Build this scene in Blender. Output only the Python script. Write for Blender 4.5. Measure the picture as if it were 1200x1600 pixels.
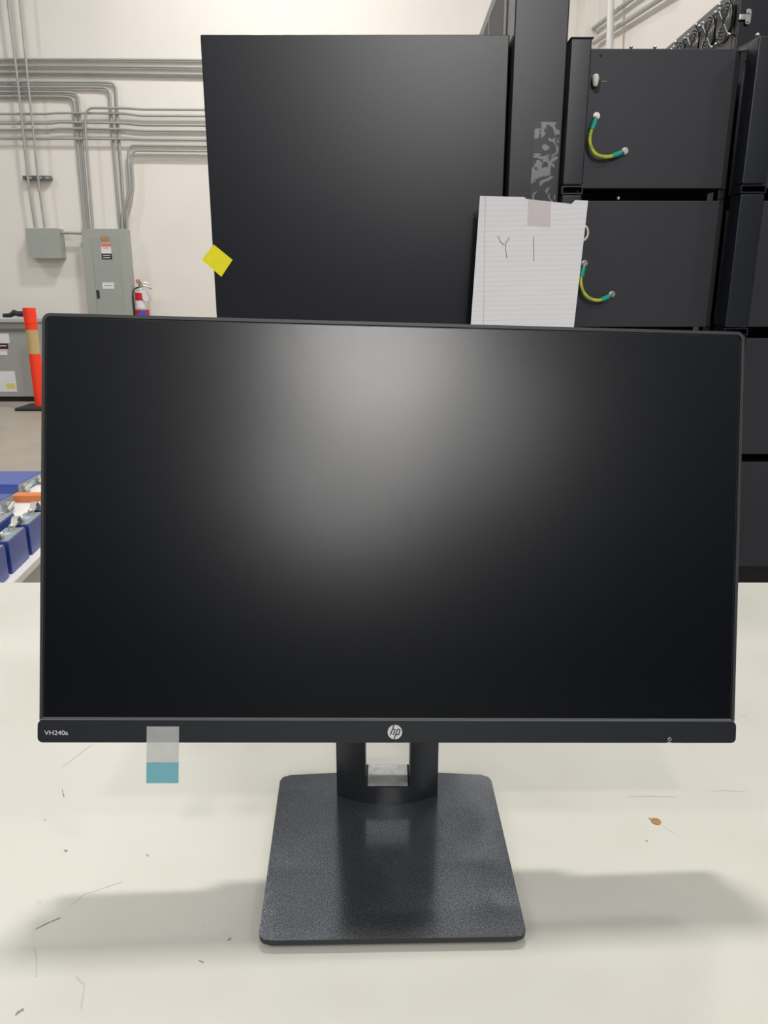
import bpy, bmesh, math, random
from mathutils import Vector, Matrix
random.seed(7)
for o in list(bpy.data.objects): bpy.data.objects.remove(o)
sc = bpy.context.scene
COL = sc.collection

# ------------------------------------------------------------------ camera
F = 1200.0; PITCH = math.radians(16.0); CAMZ = 1.22; TABLE = CAMZ - 0.457
cam = bpy.data.cameras.new('camera'); cam.sensor_fit = 'VERTICAL'; cam.sensor_height = 36.0
cam.lens = 36.0 * F / 1600.0; cam.clip_start = 0.02; cam.clip_end = 100
camo = bpy.data.objects.new('camera', cam); COL.objects.link(camo)
camo.location = (0, 0, CAMZ); camo.rotation_euler = (math.radians(90) - PITCH, 0, 0)
sc.camera = camo
sc.view_settings.view_transform = 'Standard'
sc.view_settings.look = 'None'
sc.view_settings.gamma = 1.0
sc.view_settings.use_curve_mapping = False
sc.view_settings.exposure = 0.0

# ------------------------------------------------------------------ world, ceiling lamps and added fill lamps
w = bpy.data.worlds.new('hall_surroundings'); sc.world = w; w.use_nodes = True
nt = w.node_tree; nt.nodes.clear()
wo = nt.nodes.new('ShaderNodeOutputWorld'); bg = nt.nodes.new('ShaderNodeBackground')
tc = nt.nodes.new('ShaderNodeTexCoord'); sx = nt.nodes.new('ShaderNodeSeparateXYZ')
cr = nt.nodes.new('ShaderNodeValToRGB')
nt.links.new(tc.outputs['Generated'], sx.inputs[0]); nt.links.new(sx.outputs['Z'], cr.inputs[0])
cr.color_ramp.elements[0].position = 0.05; cr.color_ramp.elements[0].color = (0.04, 0.05, 0.07, 1)
cr.color_ramp.elements[1].position = 0.66; cr.color_ramp.elements[1].color = (0.56, 0.57, 0.585, 1)
nt.links.new(cr.outputs[0], bg.inputs[0]); bg.inputs[1].default_value = 0.58
nt.links.new(bg.outputs[0], wo.inputs[0])

def lamp(x, y, z, sxx, syy, watts, col=(1.0, 0.98, 0.955)):
    l = bpy.data.lights.new('high_bay_or_fill_lamp', 'AREA'); l.shape = 'RECTANGLE'; l.size = sxx; l.size_y = syy
    l.energy = watts; l.color = col
    o = bpy.data.objects.new('high_bay_or_fill_lamp', l); COL.objects.link(o); o.location = (x, y, z); return o
lamp(0.02, 2.45, 6.4, 0.55, 0.30, 185)         # beyond the monitor
lamp(-0.10, -4.3, 6.4, 0.55, 0.30, 105)        # behind the camera
lamp(0.95, -10.2, 6.4, 1.2, 0.6, 580)
lamp(0.8, -17.7, 6.4, 1.2, 0.6, 900)
lamp(3.0, -13.5, 6.4, 1.2, 0.6, 260)
lamp(2.0, 4.9, 7.0, 0.9, 0.35, 60)  # unseen lamp added to brighten the right wall
lamp(-1.2, 7.4, 6.1, 0.9, 0.35, 165)           # in front of the far wall
lamp(-7.5, 6.0, 6.6, 0.9, 0.35, 120)
lamp(-5.5, -3.0, 6.4, 0.9, 0.35, 110)  # unseen side lamp added for soft fill, left
lamp(5.5, -3.0, 6.4, 0.9, 0.35, 110)  # its right-hand partner, also added as fill

# ------------------------------------------------------------------ helpers
def ang(py): return PITCH + math.atan((py - 800.0) / F)       # below horizontal
def zc(Y, H): return Y * math.cos(PITCH) - H * math.sin(PITCH)
def PY(px, py, Y):
    H = -Y * math.tan(ang(py)); return Vector(((px - 600.0) / F * zc(Y, H), Y, CAMZ + H))
def PZ(px, py, Z):
    H = Z - CAMZ; Y = -H / math.tan(ang(py)); return Vector(((px - 600.0) / F * zc(Y, H), Y, Z))
def PX(px, py, X):
    z = X * F / (px - 600.0); Y = z / (math.cos(PITCH) + math.tan(ang(py)) * math.sin(PITCH))
    return Vector((X, Y, CAMZ - Y * math.tan(ang(py))))

def srgb(*c):
    out = []
    for v in c:
        v = v / 255.0
        out.append(v / 12.92 if v <= 0.04045 else ((v + 0.055) / 1.055) ** 2.4)
    return (*out, 1.0)

MATS = {}
def mat(name, color, rough=0.5, metal=0.0, spec=0.5, noise=None, bump=None, coat=0.0, rnoise=None, alpha=None):
    """noise=(scale, amount); bump=(scale, strength); rnoise=(scale, amount)"""
    if name in MATS: return MATS[name]
    m = bpy.data.materials.new(name); m.use_nodes = True
    n = m.node_tree.nodes; L = m.node_tree.links; p = n['Principled BSDF']
    p.inputs['Base Color'].default_value = color; p.inputs['Roughness'].default_value = rough
    p.inputs['Metallic'].default_value = metal; p.inputs['Specular IOR Level'].default_value = spec
    p.inputs['Coat Weight'].default_value = coat
    if alpha is not None: p.inputs['Alpha'].default_value = alpha
    t = n.new('ShaderNodeTexCoord')
    nz = noise or (12.0, 0.03)
    x = n.new('ShaderNodeTexNoise'); x.inputs['Scale'].default_value = nz[0]; x.inputs['Detail'].default_value = 5
    L.new(t.outputs['Object'], x.inputs['Vector'])
    mp = n.new('ShaderNodeMapRange'); mp.inputs[3].default_value = 1 - nz[1]; mp.inputs[4].default_value = 1 + nz[1]
    mp.inputs[1].default_value = 0.25; mp.inputs[2].default_value = 0.75
    L.new(x.outputs['Fac'], mp.inputs[0])
    hs = n.new('ShaderNodeHueSaturation'); hs.inputs['Color'].default_value = color
    L.new(mp.outputs[0], hs.inputs['Value']); L.new(hs.outputs[0], p.inputs['Base Color'])
    if bump:
        b = n.new('ShaderNodeBump'); b.inputs['Strength'].default_value = bump[1]; b.inputs['Distance'].default_value = 0.002
        y = n.new('ShaderNodeTexNoise'); y.inputs['Scale'].default_value = bump[0]; y.inputs['Detail'].default_value = 4
        L.new(t.outputs['Object'], y.inputs['Vector']); L.new(y.outputs['Fac'], b.inputs['Height'])
        L.new(b.outputs[0], p.inputs['Normal'])
    if rnoise:
        y = n.new('ShaderNodeTexNoise'); y.inputs['Scale'].default_value = rnoise[0]; y.inputs['Detail'].default_value = 6
        L.new(t.outputs['Object'], y.inputs['Vector'])
        q = n.new('ShaderNodeMapRange'); q.inputs[1].default_value = 0.35; q.inputs[2].default_value = 0.7
        q.inputs[3].default_value = rough; q.inputs[4].default_value = rough + rnoise[1]
        L.new(y.outputs['Fac'], q.inputs[0]); L.new(q.outputs[0], p.inputs['Roughness'])
    MATS[name] = m; return m

class MB:
    def __init__(s): s.bm = bmesh.new(); s.M = Matrix.Identity(4)
    def _add(s, vs, fs):
        V = [s.bm.verts.new(s.M @ Vector(v)) for v in vs]
        out = []
        for f in fs:
            try: out.append(s.bm.faces.new([V[i] for i in f]))
            except ValueError: pass
        return V, out
    def box(s, x0, x1, y0, y1, z0, z1, bev=0.0, seg=2):
        V, Fs = s._add([(x0,y0,z0),(x1,y0,z0),(x1,y1,z0),(x0,y1,z0),(x0,y0,z1),(x1,y0,z1),(x1,y1,z1),(x0,y1,z1)],
                       [(0,3,2,1),(4,5,6,7),(0,1,5,4),(1,2,6,5),(2,3,7,6),(3,0,4,7)])
        if bev:
            es = set(e for f in Fs for e in f.edges)
            bmesh.ops.bevel(s.bm, geom=list(es), offset=bev, segments=seg, affect='EDGES', profile=0.5)
        return s
    def hexa(s, a, b):
        """two quads (front a, back b) of matching corners"""
        s._add(list(a) + list(b), [(0,1,2,3),(7,6,5,4),(0,4,5,1),(1,5,6,2),(2,6,7,3),(3,7,4,0)]); return s
    def prism(s, poly, d0, d1, axis='Y', bev=0.0):
        n = len(poly)
        def mk(p, d):
            if axis == 'Y': return (p[0], d, p[1])
            if axis == 'Z': return (p[0], p[1], d)
            return (d, p[0], p[1])
        vs = [mk(p, d0) for p in poly] + [mk(p, d1) for p in poly]
        V, Fs = s._add(vs, [tuple(range(n)), tuple(range(2*n-1, n-1, -1))] + [(i, n+i, n+(i+1) % n, (i+1) % n) for i in range(n)])
        if bev:
            es = set(e for f in Fs[:2] for e in f.edges)
            bmesh.ops.bevel(s.bm, geom=list(es), offset=bev, segments=2, affect='EDGES', profile=0.5)
        return s
    def tube(s, pts, r, n=10, closed=False):
        pts = [Vector(p) for p in pts]; m = len(pts); rings = []
        up = None
        for i, p in enumerate(pts):
            if closed: t = (pts[(i+1) % m] - pts[i-1])
            else: t = pts[min(i+1, m-1)] - pts[max(i-1, 0)]
            t.normalize()
            if up is None:
                up = t.orthogonal().normalized()
            else:
                up = (up - t * up.dot(t)).normalized()
            sd = t.cross(up)
            rr = r[i] if isinstance(r, (list, tuple)) else r
            rings.append([s.bm.verts.new(s.M @ (p + (up * math.cos(a) + sd * math.sin(a)) * rr)) for a in [2*math.pi*k/n for k in range(n)]])
        for i in range(m if closed else m-1):
            A, B = rings[i], rings[(i+1) % m]
            for k in range(n): s.bm.faces.new((A[k], A[(k+1) % n], B[(k+1) % n], B[k]))
        if not closed:
            s.bm.faces.new(rings[0][::-1]); s.bm.faces.new(rings[-1])
        return s
    def cyl(s, a, b, r, n=20): return s.tube([a, b], r, n)
    def lathe(s, prof, c=(0,0,0), n=28):
        """prof = [(r,z)...] about a vertical axis through c"""
        rings = []
        for r, z in prof:
            rings.append([s.bm.verts.new(s.M @ Vector((c[0]+max(r,1e-4)*math.cos(a), c[1]+max(r,1e-4)*math.sin(a), c[2]+z))) for a in [2*math.pi*k/n for k in range(n)]])
        for A, B in zip(rings, rings[1:]):
            for k in range(n): s.bm.faces.new((A[k], A[(k+1) % n], B[(k+1) % n], B[k]))
        s.bm.faces.new(rings[0][::-1]); s.bm.faces.new(rings[-1]); return s
    def ball(s, c, r, sc=(1,1,1)):
        bmesh.ops.create_uvsphere(s.bm, u_segments=14, v_segments=8, radius=1,
            matrix=s.M @ Matrix.Translation(c) @ Matrix.Diagonal((r*sc[0], r*sc[1], r*sc[2], 1))); return s
    def build(s, name, m, parent=None, origin=None, smooth=True):
        bmesh.ops.recalc_face_normals(s.bm, faces=s.bm.faces)
        me = bpy.data.meshes.new(name)
        if parent is not None and origin is None: origin = world_loc(parent)
        if origin is None:
            xs = [v.co for v in s.bm.verts]
            origin = Vector(((min(v.x for v in xs)+max(v.x for v in xs))/2, (min(v.y for v in xs)+max(v.y for v in xs))/2, min(v.z for v in xs)))
        origin = Vector(origin)
        bmesh.ops.translate(s.bm, verts=s.bm.verts, vec=-origin)
        s.bm.to_mesh(me); s.bm.free()
        if smooth:
            for p in me.polygons: p.use_smooth = True
            me.set_sharp_from_angle(angle=math.radians(42))
        me.materials.append(m)
        o = bpy.data.objects.new(name, me); COL.objects.link(o)
        if smooth:
            wn = o.modifiers.new('weighted_normals', 'WEIGHTED_NORMAL'); wn.keep_sharp = True
        if parent is not None:
            o.parent = parent; o.location = origin - world_loc(parent)
        else: o.location = origin
        return o

def world_loc(o):
    v = Vector((0,0,0))
    while o is not None: v = v + o.location; o = o.parent
    return v
def tag(o, label, cat, group=None):
    o['label'] = label; o['category'] = cat
    if group: o['group'] = group
    return o
def thing(name, loc, label, cat, group=None):
    o = bpy.data.objects.new(name, None); COL.objects.link(o); o.location = loc; o.empty_display_size = 0.05
    return tag(o, label, cat, group)
def struct(o): o['kind'] = 'structure'; return o
def fillet(pts, rad, n=6):
    pts = [Vector(p) for p in pts]; out = [pts[0]]
    for a, b, c in zip(pts, pts[1:], pts[2:]):
        u = (a-b); v = (c-b); r = min(rad, u.length*0.48, v.length*0.48)
        p = b + u.normalized()*r; q = b + v.normalized()*r
        for i in range(n+1):
            t = i/n; out.append(p*(1-t)**2 + b*2*t*(1-t) + q*t*t)
    out.append(pts[-1]); return out
def rrect(x0, x1, z0, z1, r, n=5):
    out = []
    for cx, cz, a0 in ((x1-r, z1-r, 0), (x0+r, z1-r, 90), (x0+r, z0+r, 180), (x1-r, z0+r, 270)):
        for i in range(n+1):
            a = math.radians(a0 + 90*i/n); out.append((cx + r*math.cos(a), cz + r*math.sin(a)))
    return out

# ------------------------------------------------------------------ materials
M_wall = mat('painted_wall', srgb(231,226,219), 0.75, noise=(1.2,0.03), bump=(40,0.1))
M_floor = mat('concrete_floor', srgb(158,151,138), 0.35, noise=(1.6,0.10), rnoise=(3,0.2))
M_pipe = mat('galvanised_conduit', srgb(172,173,169), 0.55, metal=0.4)
M_panel = mat('grey_enamel', srgb(162,166,159), 0.5)
M_black = mat('black_powder_coat', srgb(17,20,29), 0.31, spec=0.6, noise=(3,0.06), bump=(900,0.05))
M_black2 = mat('black_powder_coat_post', srgb(22,25,34), 0.33, spec=0.6, noise=(3,0.05), bump=(900,0.05))
M_rack = mat('black_powder_coat_rack', srgb(41,43,50), 0.45, spec=0.5, noise=(3,0.05), bump=(900,0.05))
M_dark = mat('shadow_black_steel', srgb(14,15,18), 0.6)
M_chrome = mat('zinc_steel', srgb(205,203,198), 0.28, metal=0.9)
M_white_plastic = mat('ivory_plastic', srgb(238,236,228), 0.4)
M_plast = mat('black_plastic', srgb(24,26,31), 0.40, noise=(60,0.04), bump=(1500,0.05))
M_bez = mat('bezel_plastic', srgb(52,52,54), 0.42)
M_print = mat('light_grey_print', srgb(205,205,203), 0.5)
M_ink = mat('dark_ink', srgb(38,38,42), 0.6)

# ------------------------------------------------------------------ setting
struct(MB().box(-12, 2.45, 9.8, 9.95, 0, 8.5).build('wall_back', M_wall))
struct(MB().box(2.31, 2.46, 2.2, 9.8, 0, 8.5).build('wall_right', M_wall))
struct(MB().box(-12, 2.45, -6, 9.8, -0.1, 0.0).build('floor', M_floor))

# table -----------------------------------------------------------
mt = bpy.data.materials.new('worn_white_tabletop'); mt.use_nodes = True
n = mt.node_tree.nodes; L = mt.node_tree.links; p = n['Principled BSDF']
p.inputs['Roughness'].default_value = 0.38
t = n.new('ShaderNodeTexCoord')
a = n.new('ShaderNodeTexNoise'); a.inputs['Scale'].default_value = 5; a.inputs['Detail'].default_value = 6
b = n.new('ShaderNodeTexNoise'); b.inputs['Scale'].default_value = 90; b.inputs['Detail'].default_value = 3
L.new(t.outputs['Object'], a.inputs[0]); L.new(t.outputs['Object'], b.inputs[0])
r1 = n.new('ShaderNodeValToRGB'); r1.color_ramp.elements[0].position = 0.3; r1.color_ramp.elements[0].color = srgb(203,201,189)
r1.color_ramp.elements[1].position = 0.55; r1.color_ramp.elements[1].color = srgb(210,208,197)
L.new(a.outputs['Fac'], r1.inputs[0])
r2 = n.new('ShaderNodeValToRGB'); r2.color_ramp.elements[0].position = 0.76; r2.color_ramp.elements[0].color = (1,1,1,1)
r2.color_ramp.elements[1].position = 0.80; r2.color_ramp.elements[1].color = (0.55,0.52,0.48,1)
L.new(b.outputs['Fac'], r2.inputs[0])
mx = n.new('ShaderNodeMix'); mx.data_type = 'RGBA'; mx.blend_type = 'MULTIPLY'; mx.inputs[0].default_value = 1
L.new(r1.outputs[0], mx.inputs[6]); L.new(r2.outputs[0], mx.inputs[7]); L.new(mx.outputs[2], p.inputs['Base Color'])
rr = n.new('ShaderNodeMapRange'); rr.inputs[3].default_value = 0.30; rr.inputs[4].default_value = 0.5
L.new(a.outputs['Fac'], rr.inputs[0]); L.new(rr.outputs[0], p.inputs['Roughness'])
bp = n.new('ShaderNodeBump'); bp.inputs['Strength'].default_value = 0.06; L.new(a.outputs['Fac'], bp.inputs['Height']); L.new(bp.outputs[0], p.inputs['Normal'])

tbl = thing('work_table', (0, 0.72, 0), 'long worn white work table carrying the black monitor', 'table')
MB().box(-1.15, 1.25, 0.20, 1.178, TABLE-0.035, TABLE, bev=0.003).build('tabletop', mt, tbl)
for lx in (-1.08, 1.18):
    for ly in (0.27, 1.10):
        MB().box(lx-0.025, lx+0.025, ly-0.025, ly+0.025, 0, TABLE-0.036, bev=0.003).build('leg', M_panel, tbl)
MS = mat('scuff', srgb(140,136,128), 0.7); MS2 = mat('faint_scuff', srgb(196,193,184), 0.7)
def scuff(pts, wd, m=MS):
    b_ = MB(); P = [PZ(x, y, TABLE + 0.0002) for x, y in pts]
    for i, (u, v) in enumerate(zip(P, P[1:])):
        d = (v-u).normalized(); s_ = Vector((-d.y, d.x, 0)) * wd/2
        k = 0.0 if i else 0.0
        b_.hexa([u - s_*0.4, u + s_*0.4, v + s_, v - s_], [q + Vector((0,0,0.0001)) for q in (u - s_*0.4, u + s_*0.4, v + s_, v - s_)])
    b_.build('scuff_mark', m, tbl)
scuff([(24,1586),(30,1580),(37,1577)], 0.0022); scuff([(100,1328),(105,1330)], 0.0022)
scuff([(55,1452),(75,1442),(94,1434)], 0.0012); scuff([(53,1480),(57,1500),(56,1526)], 0.0007, MS2)
scuff([(1008,1312),(1012,1315)], 0.0016); scuff([(97,1233),(100,1245)], 0.0010)
scuff([(98,1198),(118,1183),(142,1164)], 0.0008, MS2); scuff([(355,1470),(361,1466)], 0.0016)
scuff([(1034,1290),(1045,1297),(1053,1301)], 0.0005, MS2); scuff([(980,1245),(1020,1244),(1054,1245)], 0.0005, MS2)
scuff([(1110,1237),(1130,1235),(1165,1237)], 0.0006, MS2); scuff([(1156,1118),(1168,1117)], 0.0009, MS2)
scuff([(110,1416),(130,1398),(190,1378)], 0.0006, MS2); scuff([(118,1525),(132,1538),(126,1575)], 0.0014, MS2)
scuff([(310,1500),(318,1504)], 0.0009); scuff([(68,1281),(72,1281)], 0.0009); scuff([(228,1334),(232,1338)], 0.0009)

cb = MB(); c = PZ(1025, 1284, TABLE)
cb.lathe([(0.0, 0.0), (0.0040, 0.0), (0.0044, 0.0006), (0.003, 0.0012), (0.0, 0.0013)], c, 18)
cb.tube([c + Vector((-0.0035,0.002,0.0006)), c + Vector((-0.0048,0.0045,0.0006))], 0.0004, 6)
crumb = cb.build('crumb', mat('brown_crumb', srgb(168,122,74), 0.8, noise=(700,0.4)))
tag(crumb, 'small round brown crumb lying on the white table right of the monitor stand', 'crumb')

# ------------------------------------------------------------------ monitor
TL = Vector((-.2557, .592, CAMZ-.0155)); BLp = Vector((-.2607, .5101, CAMZ-.3267)); BRp = Vector((.2765, .5328, CAMZ-.3418))
U = (BRp-BLp).normalized(); V = (TL-BLp).normalized(); V = (V - U*V.dot(U)).normalized(); N = V.cross(U).normalized()
if N.y < 0: N = -N
W_, H_ = 0.5377, 0.3219
MM = Matrix(((U.x, N.x, V.x, BLp.x), (U.y, N.y, V.y, BLp.y), (U.z, N.z, V.z, BLp.z), (0,0,0,1)))   # x along width, y into the body, z up the face
def mb(): b_ = MB(); b_.M = MM; return b_
BT = TABLE + 0.009                                                     # top of the stand foot
mon = thing('computer_monitor', (0.003, 0.62, TABLE), 'black widescreen monitor, switched off, on a flat square stand on the white table', 'monitor')
E_ = 0.0007
# housing: tray shape with rounded corners, thicker in the middle of the back
hs = mb()
hs.prism(rrect(E_, W_-E_, 0.012, H_, 0.006), 0.0006, 0.012, bev=0.0005)
hs.prism(rrect(0.012, W_-0.012, 0.016, H_-0.03, 0.012), 0.0121, 0.032, bev=0.004)
hs.prism(rrect(0.13, W_-0.13, 0.05, H_-0.06, 0.02), 0.0321, 0.042, bev=0.004)
hs.build('housing', M_plast, mon)
# rim round the panel (bezel)
bz = mb(); RW = 0.0022
out = rrect(E_*0.9, W_-E_*0.9, 0.012, H_+0.0002, 0.006, 6); inn = rrect(E_+RW, W_-E_-RW, 0.012+RW, H_-RW, 0.0042, 6)
nn = len(out)
V0, _ = bz._add([(x,-0.0012,z) for x,z in out] + [(x,-0.0012,z) for x,z in inn] + [(x,0.0008,z) for x,z in out] + [(x,0.0008,z) for x,z in inn],
    [f for i in range(nn) for j in [(i+1) % nn] for f in ((i,j,nn+j,nn+i), (2*nn+i,3*nn+i,3*nn+j,2*nn+j), (i,2*nn+i,2*nn+j,j), (nn+i,nn+j,3*nn+j,3*nn+i))])
bz.build('bezel', M_bez, mon)
ms = mat('matte_screen_glass', srgb(6,9,15), 0.225, spec=0.5, noise=(4,0.03), bump=(2500,0.04))
sp = mb(); sp.box(E_+RW+0.0009, W_-E_-RW-0.0009, 0.0001, 0.0006, 0.0187, H_-RW-0.0010); sp.build('screen', ms, mon)
# chin
ch = mb(); ch.prism(rrect(-0.0003, W_+0.0003, 0.0, 0.0168, 0.0035, 6), -0.0022, 0.010, bev=0.0003)
CH = ch.build('chin', mat('chin_plastic', srgb(22,27,34), 0.38, noise=(40,0.03)), mon)
tr = mb(); tr.box(0.0006, W_-0.0006, -0.0016, 0.0006, 0.01695, 0.0174); tr.box(0.0006, W_-0.0006, -0.0012, 0.0005, 0.0181, 0.0184)
tr.build('trim_line', mat('satin_grey_trim', srgb(150,150,148), 0.35), mon)
# emblem
YF = -0.0022
def mpx(px, py):                       # point on the chin's face in monitor coordinates
    d = Vector(((px-600)/F, math.cos(PITCH) - (py-800)/F*math.sin(PITCH), -math.sin(PITCH) - (py-800)/F*math.cos(PITCH)))
    o_ = Vector((0,0,CAMZ)); p0 = BLp + N*YF; t_ = (p0-o_).dot(N)/d.dot(N); q = MM.inverted() @ (o_ + d*t_)
    return q.x, q.z
ex, ez = mpx(617.0, 1143.8); ER = 0.0056
em = mb(); em.prism([(ex+ER*math.cos(2*math.pi*i/40), ez+ER*math.sin(2*math.pi*i/40)) for i in range(40)], YF-0.0003, YF+0.0002)
EM = em.build('emblem', mat('emblem_silver', srgb(205,206,204), 0.4), mon)
def stroke(b_, pts, wd, y0, y1):
    for (x0,z0),(x1,z1) in zip(pts, pts[1:]):
        d = Vector((x1-x0, z1-z0)); d.normalize(); s_ = Vector((-d.y, d.x))*wd/2; e = d*wd*0.3
        b_.prism([(x0-s_.x-e.x, z0-s_.y-e.y), (x1-s_.x+e.x, z1-s_.y+e.y), (x1+s_.x+e.x, z1+s_.y+e.y), (x0+s_.x-e.x, z0+s_.y-e.y)], y0, y1)
def ec(x, y): return (ex + (x-563)/133*ER, ez - (y-405)/133*ER)
lt = mb(); lw = 0.00085
stroke(lt, [ec(543,280), ec(482,452)], lw, YF-0.0004, YF-0.0002)
stroke(lt, [ec(516,352), ec(556,352), ec(564,366), ec(534,452)], lw, YF-0.00041, YF-0.0002)
stroke(lt, [ec(610,352), ec(551,530)], lw, YF-0.0004, YF-0.0002)
stroke(lt, [ec(612,352), ec(645,352), ec(655,368), ec(632,448), ec(584,450)], lw, YF-0.00041, YF-0.0002)
lt.build('emblem_letters', M_ink, EM)
def text(body, size, x, z, m, parent, name, y=YF-0.0001, sxs=1.0, bold=0.0):
    cu = bpy.data.curves.new('t', 'FONT'); cu.body = body; cu.size = size; cu.offset = bold
    o = bpy.data.objects.new('t', cu); COL.objects.link(o); bpy.context.view_layer.update()
    me = bpy.data.meshes.new_from_object(o.evaluated_get(bpy.context.evaluated_depsgraph_get()))
    b_ = bmesh.new(); b_.from_mesh(me); bpy.data.objects.remove(o); bpy.data.meshes.remove(me)
    for v in b_.verts: v.co = MM @ Vector((x + v.co.x*sxs, y, z + v.co.y))
    k = MB(); k.bm.free(); k.bm = b_
    return k.build(name, m, parent, smooth=False)
tx, tz = mpx(69.5, 1148.2)
text('VH240a', 0.0048, tx, tz, M_print, mon, 'model_lettering', sxs=1.12, bold=0.00002)
px_, pz_ = mpx(1046.3, 1154.8)
pw = mb(); R0 = 0.00125
stroke(pw, [(px_+R0*math.sin(math.radians(a_)), pz_+R0*math.cos(math.radians(a_))) for a_ in range(40, 321, 28)], 0.0004, YF-0.0001, YF+0.0001)
stroke(pw, [(px_, pz_+0.0003), (px_, pz_+0.0016)], 0.0004, YF-0.0001, YF+0.0001)
pw.build('power_symbol', M_print, mon)
pl = mb(); pl.box(px_-0.0019, px_+0.0012, YF-0.0001, YF+0.001, 0.0001, 0.0007); pl.build('power_button', M_print, mon)
# clear pull tab with a teal tip, stuck to the chin
ta = mpx(229.5,1135); tb = mpx(280,1135); tcn = mpx(229.5,1191); td = mpx(229.5,1223.5)
mf = bpy.data.materials.new('clear_film'); mf.use_nodes = True
fn = mf.node_tree.nodes; fl = mf.node_tree.links; fp = fn['Principled BSDF']
fp.inputs['Base Color'].default_value = srgb(200,202,200); fp.inputs['Roughness'].default_value = 0.35
fz = fn.new('ShaderNodeTexNoise'); fz.inputs['Scale'].default_value = 90; ft = fn.new('ShaderNodeTexCoord'); fl.new(ft.outputs['Object'], fz.inputs[0])
fr = fn.new('ShaderNodeMapRange'); fr.inputs[3].default_value = 0.42; fr.inputs[4].default_value = 0.62; fl.new(fz.outputs['Fac'], fr.inputs[0]); fl.new(fr.outputs[0], fp.inputs['Alpha'])
pt = mb(); pt.box(ta[0], tb[0], YF-0.0004, YF-0.0002, tcn[1], ta[1]); PT = pt.build('pull_tab', mf, mon)
PT['label'] = 'clear film pull tab with a teal tip'
pt = mb(); pt.box(ta[0], tb[0], YF-0.00041, YF-0.00019, td[1], tcn[1]); pt.build('tab_tip', mat('teal_film', srgb(112,172,184), 0.5), PT)['label'] = 'teal tip of the pull tab'
# stand foot
mbz = bpy.data.materials.new('stand_foot_plastic'); mbz.use_nodes = True
n = mbz.node_tree.nodes; L = mbz.node_tree.links; p = n['Principled BSDF']; t = n.new('ShaderNodeTexCoord')
a = n.new('ShaderNodeTexNoise'); a.inputs['Scale'].default_value = 900; a.inputs['Detail'].default_value = 2; L.new(t.outputs['Object'], a.inputs[0])
r1 = n.new('ShaderNodeValToRGB'); r1.color_ramp.elements[0].position = 0.35; r1.color_ramp.elements[0].color = srgb(118,122,126)
r1.color_ramp.elements[1].position = 0.72; r1.color_ramp.elements[1].color = srgb(192,196,200)
L.new(a.outputs['Fac'], r1.inputs[0]); L.new(r1.outputs[0], p.inputs['Base Color'])
b = n.new('ShaderNodeTexNoise'); b.inputs['Scale'].default_value = 18; b.inputs['Detail'].default_value = 5; b.inputs['Distortion'].default_value = 1.0; L.new(t.outputs['Object'], b.inputs[0])
q = n.new('ShaderNodeMapRange'); q.inputs[1].default_value = 0.4; q.inputs[2].default_value = 0.7; q.inputs[3].default_value = 0.15; q.inputs[4].default_value = 0.22
L.new(b.outputs['Fac'], q.inputs[0]); L.new(q.outputs[0], p.inputs['Roughness'])
bp = n.new('ShaderNodeBump'); bp.inputs['Strength'].default_value = 0.08; bp.inputs['Distance'].default_value = 0.0005; L.new(a.outputs['Fac'], bp.inputs['Height']); L.new(bp.outputs[0], p.inputs['Normal'])
p.inputs['Metallic'].default_value = 0.88; p.inputs['Coat Weight'].default_value = 0.3; p.inputs['Coat Roughness'].default_value = 0.06
def foot_poly():
    A = PZ(438.5,1212,BT); B_ = PZ(766,1211.5,BT); C_ = PZ(824,1463,BT); D = PZ(403,1470,BT)
    bm_ = PZ(603,1206,BT); fm = PZ(612,1466.5,BT)
    def quad(p0, pm, p1, n=8):
        c_ = pm*2 - (p0+p1)/2; return [p0*(1-t)**2 + c_*2*t*(1-t) + p1*t*t for t in [i/n for i in range(n+1)]]
    raw = [A] + [B_] + [C_] + [D]; out_ = []
    crv = {0: quad(A, bm_, B_), 2: quad(C_, fm, D)}
    pts = []
    for i in range(4):
        P0 = raw[i]; P1 = raw[(i+1) % 4]
        seg = crv.get(i, [P0*(1-t)+P1*t for t in [k/8 for k in range(9)]])
        pts.append(seg)
    res = []
    R = 0.0085
    for i in range(4):
        seg = pts[i]; prev = pts[i-1]; cnr = raw[i]
        u_ = (prev[-2]-cnr).normalized(); v_ = (seg[1]-cnr).normalized()
        p_ = cnr+u_*R; q_ = cnr+v_*R
        for k in range(7):
            t = k/6; res.append(p_*(1-t)**2 + cnr*2*t*(1-t) + q_*t*t)
        res += [s_ for s_ in seg[1:-1]]
    return [(v.x, v.y) for v in res]
fb = MB(); fb.prism(foot_poly(), TABLE+0.0045, BT, axis='Z', bev=0.0012); FO = fb.build('stand_foot', mbz, mon); FO.data.materials.append(M_plast)
for pg in FO.data.polygons:
    if pg.normal.z < 0.9: pg.material_index = 1
cx0 = 0.003
for sx_ in (-0.075, 0.075):
    for yy in (0.475, 0.63):
        fc = MB(); fc.cyl((cx0+sx_, yy, TABLE), (cx0+sx_, yy, TABLE+0.0045), 0.008); fc.build('rubber_pad', M_dark, mon)
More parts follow.
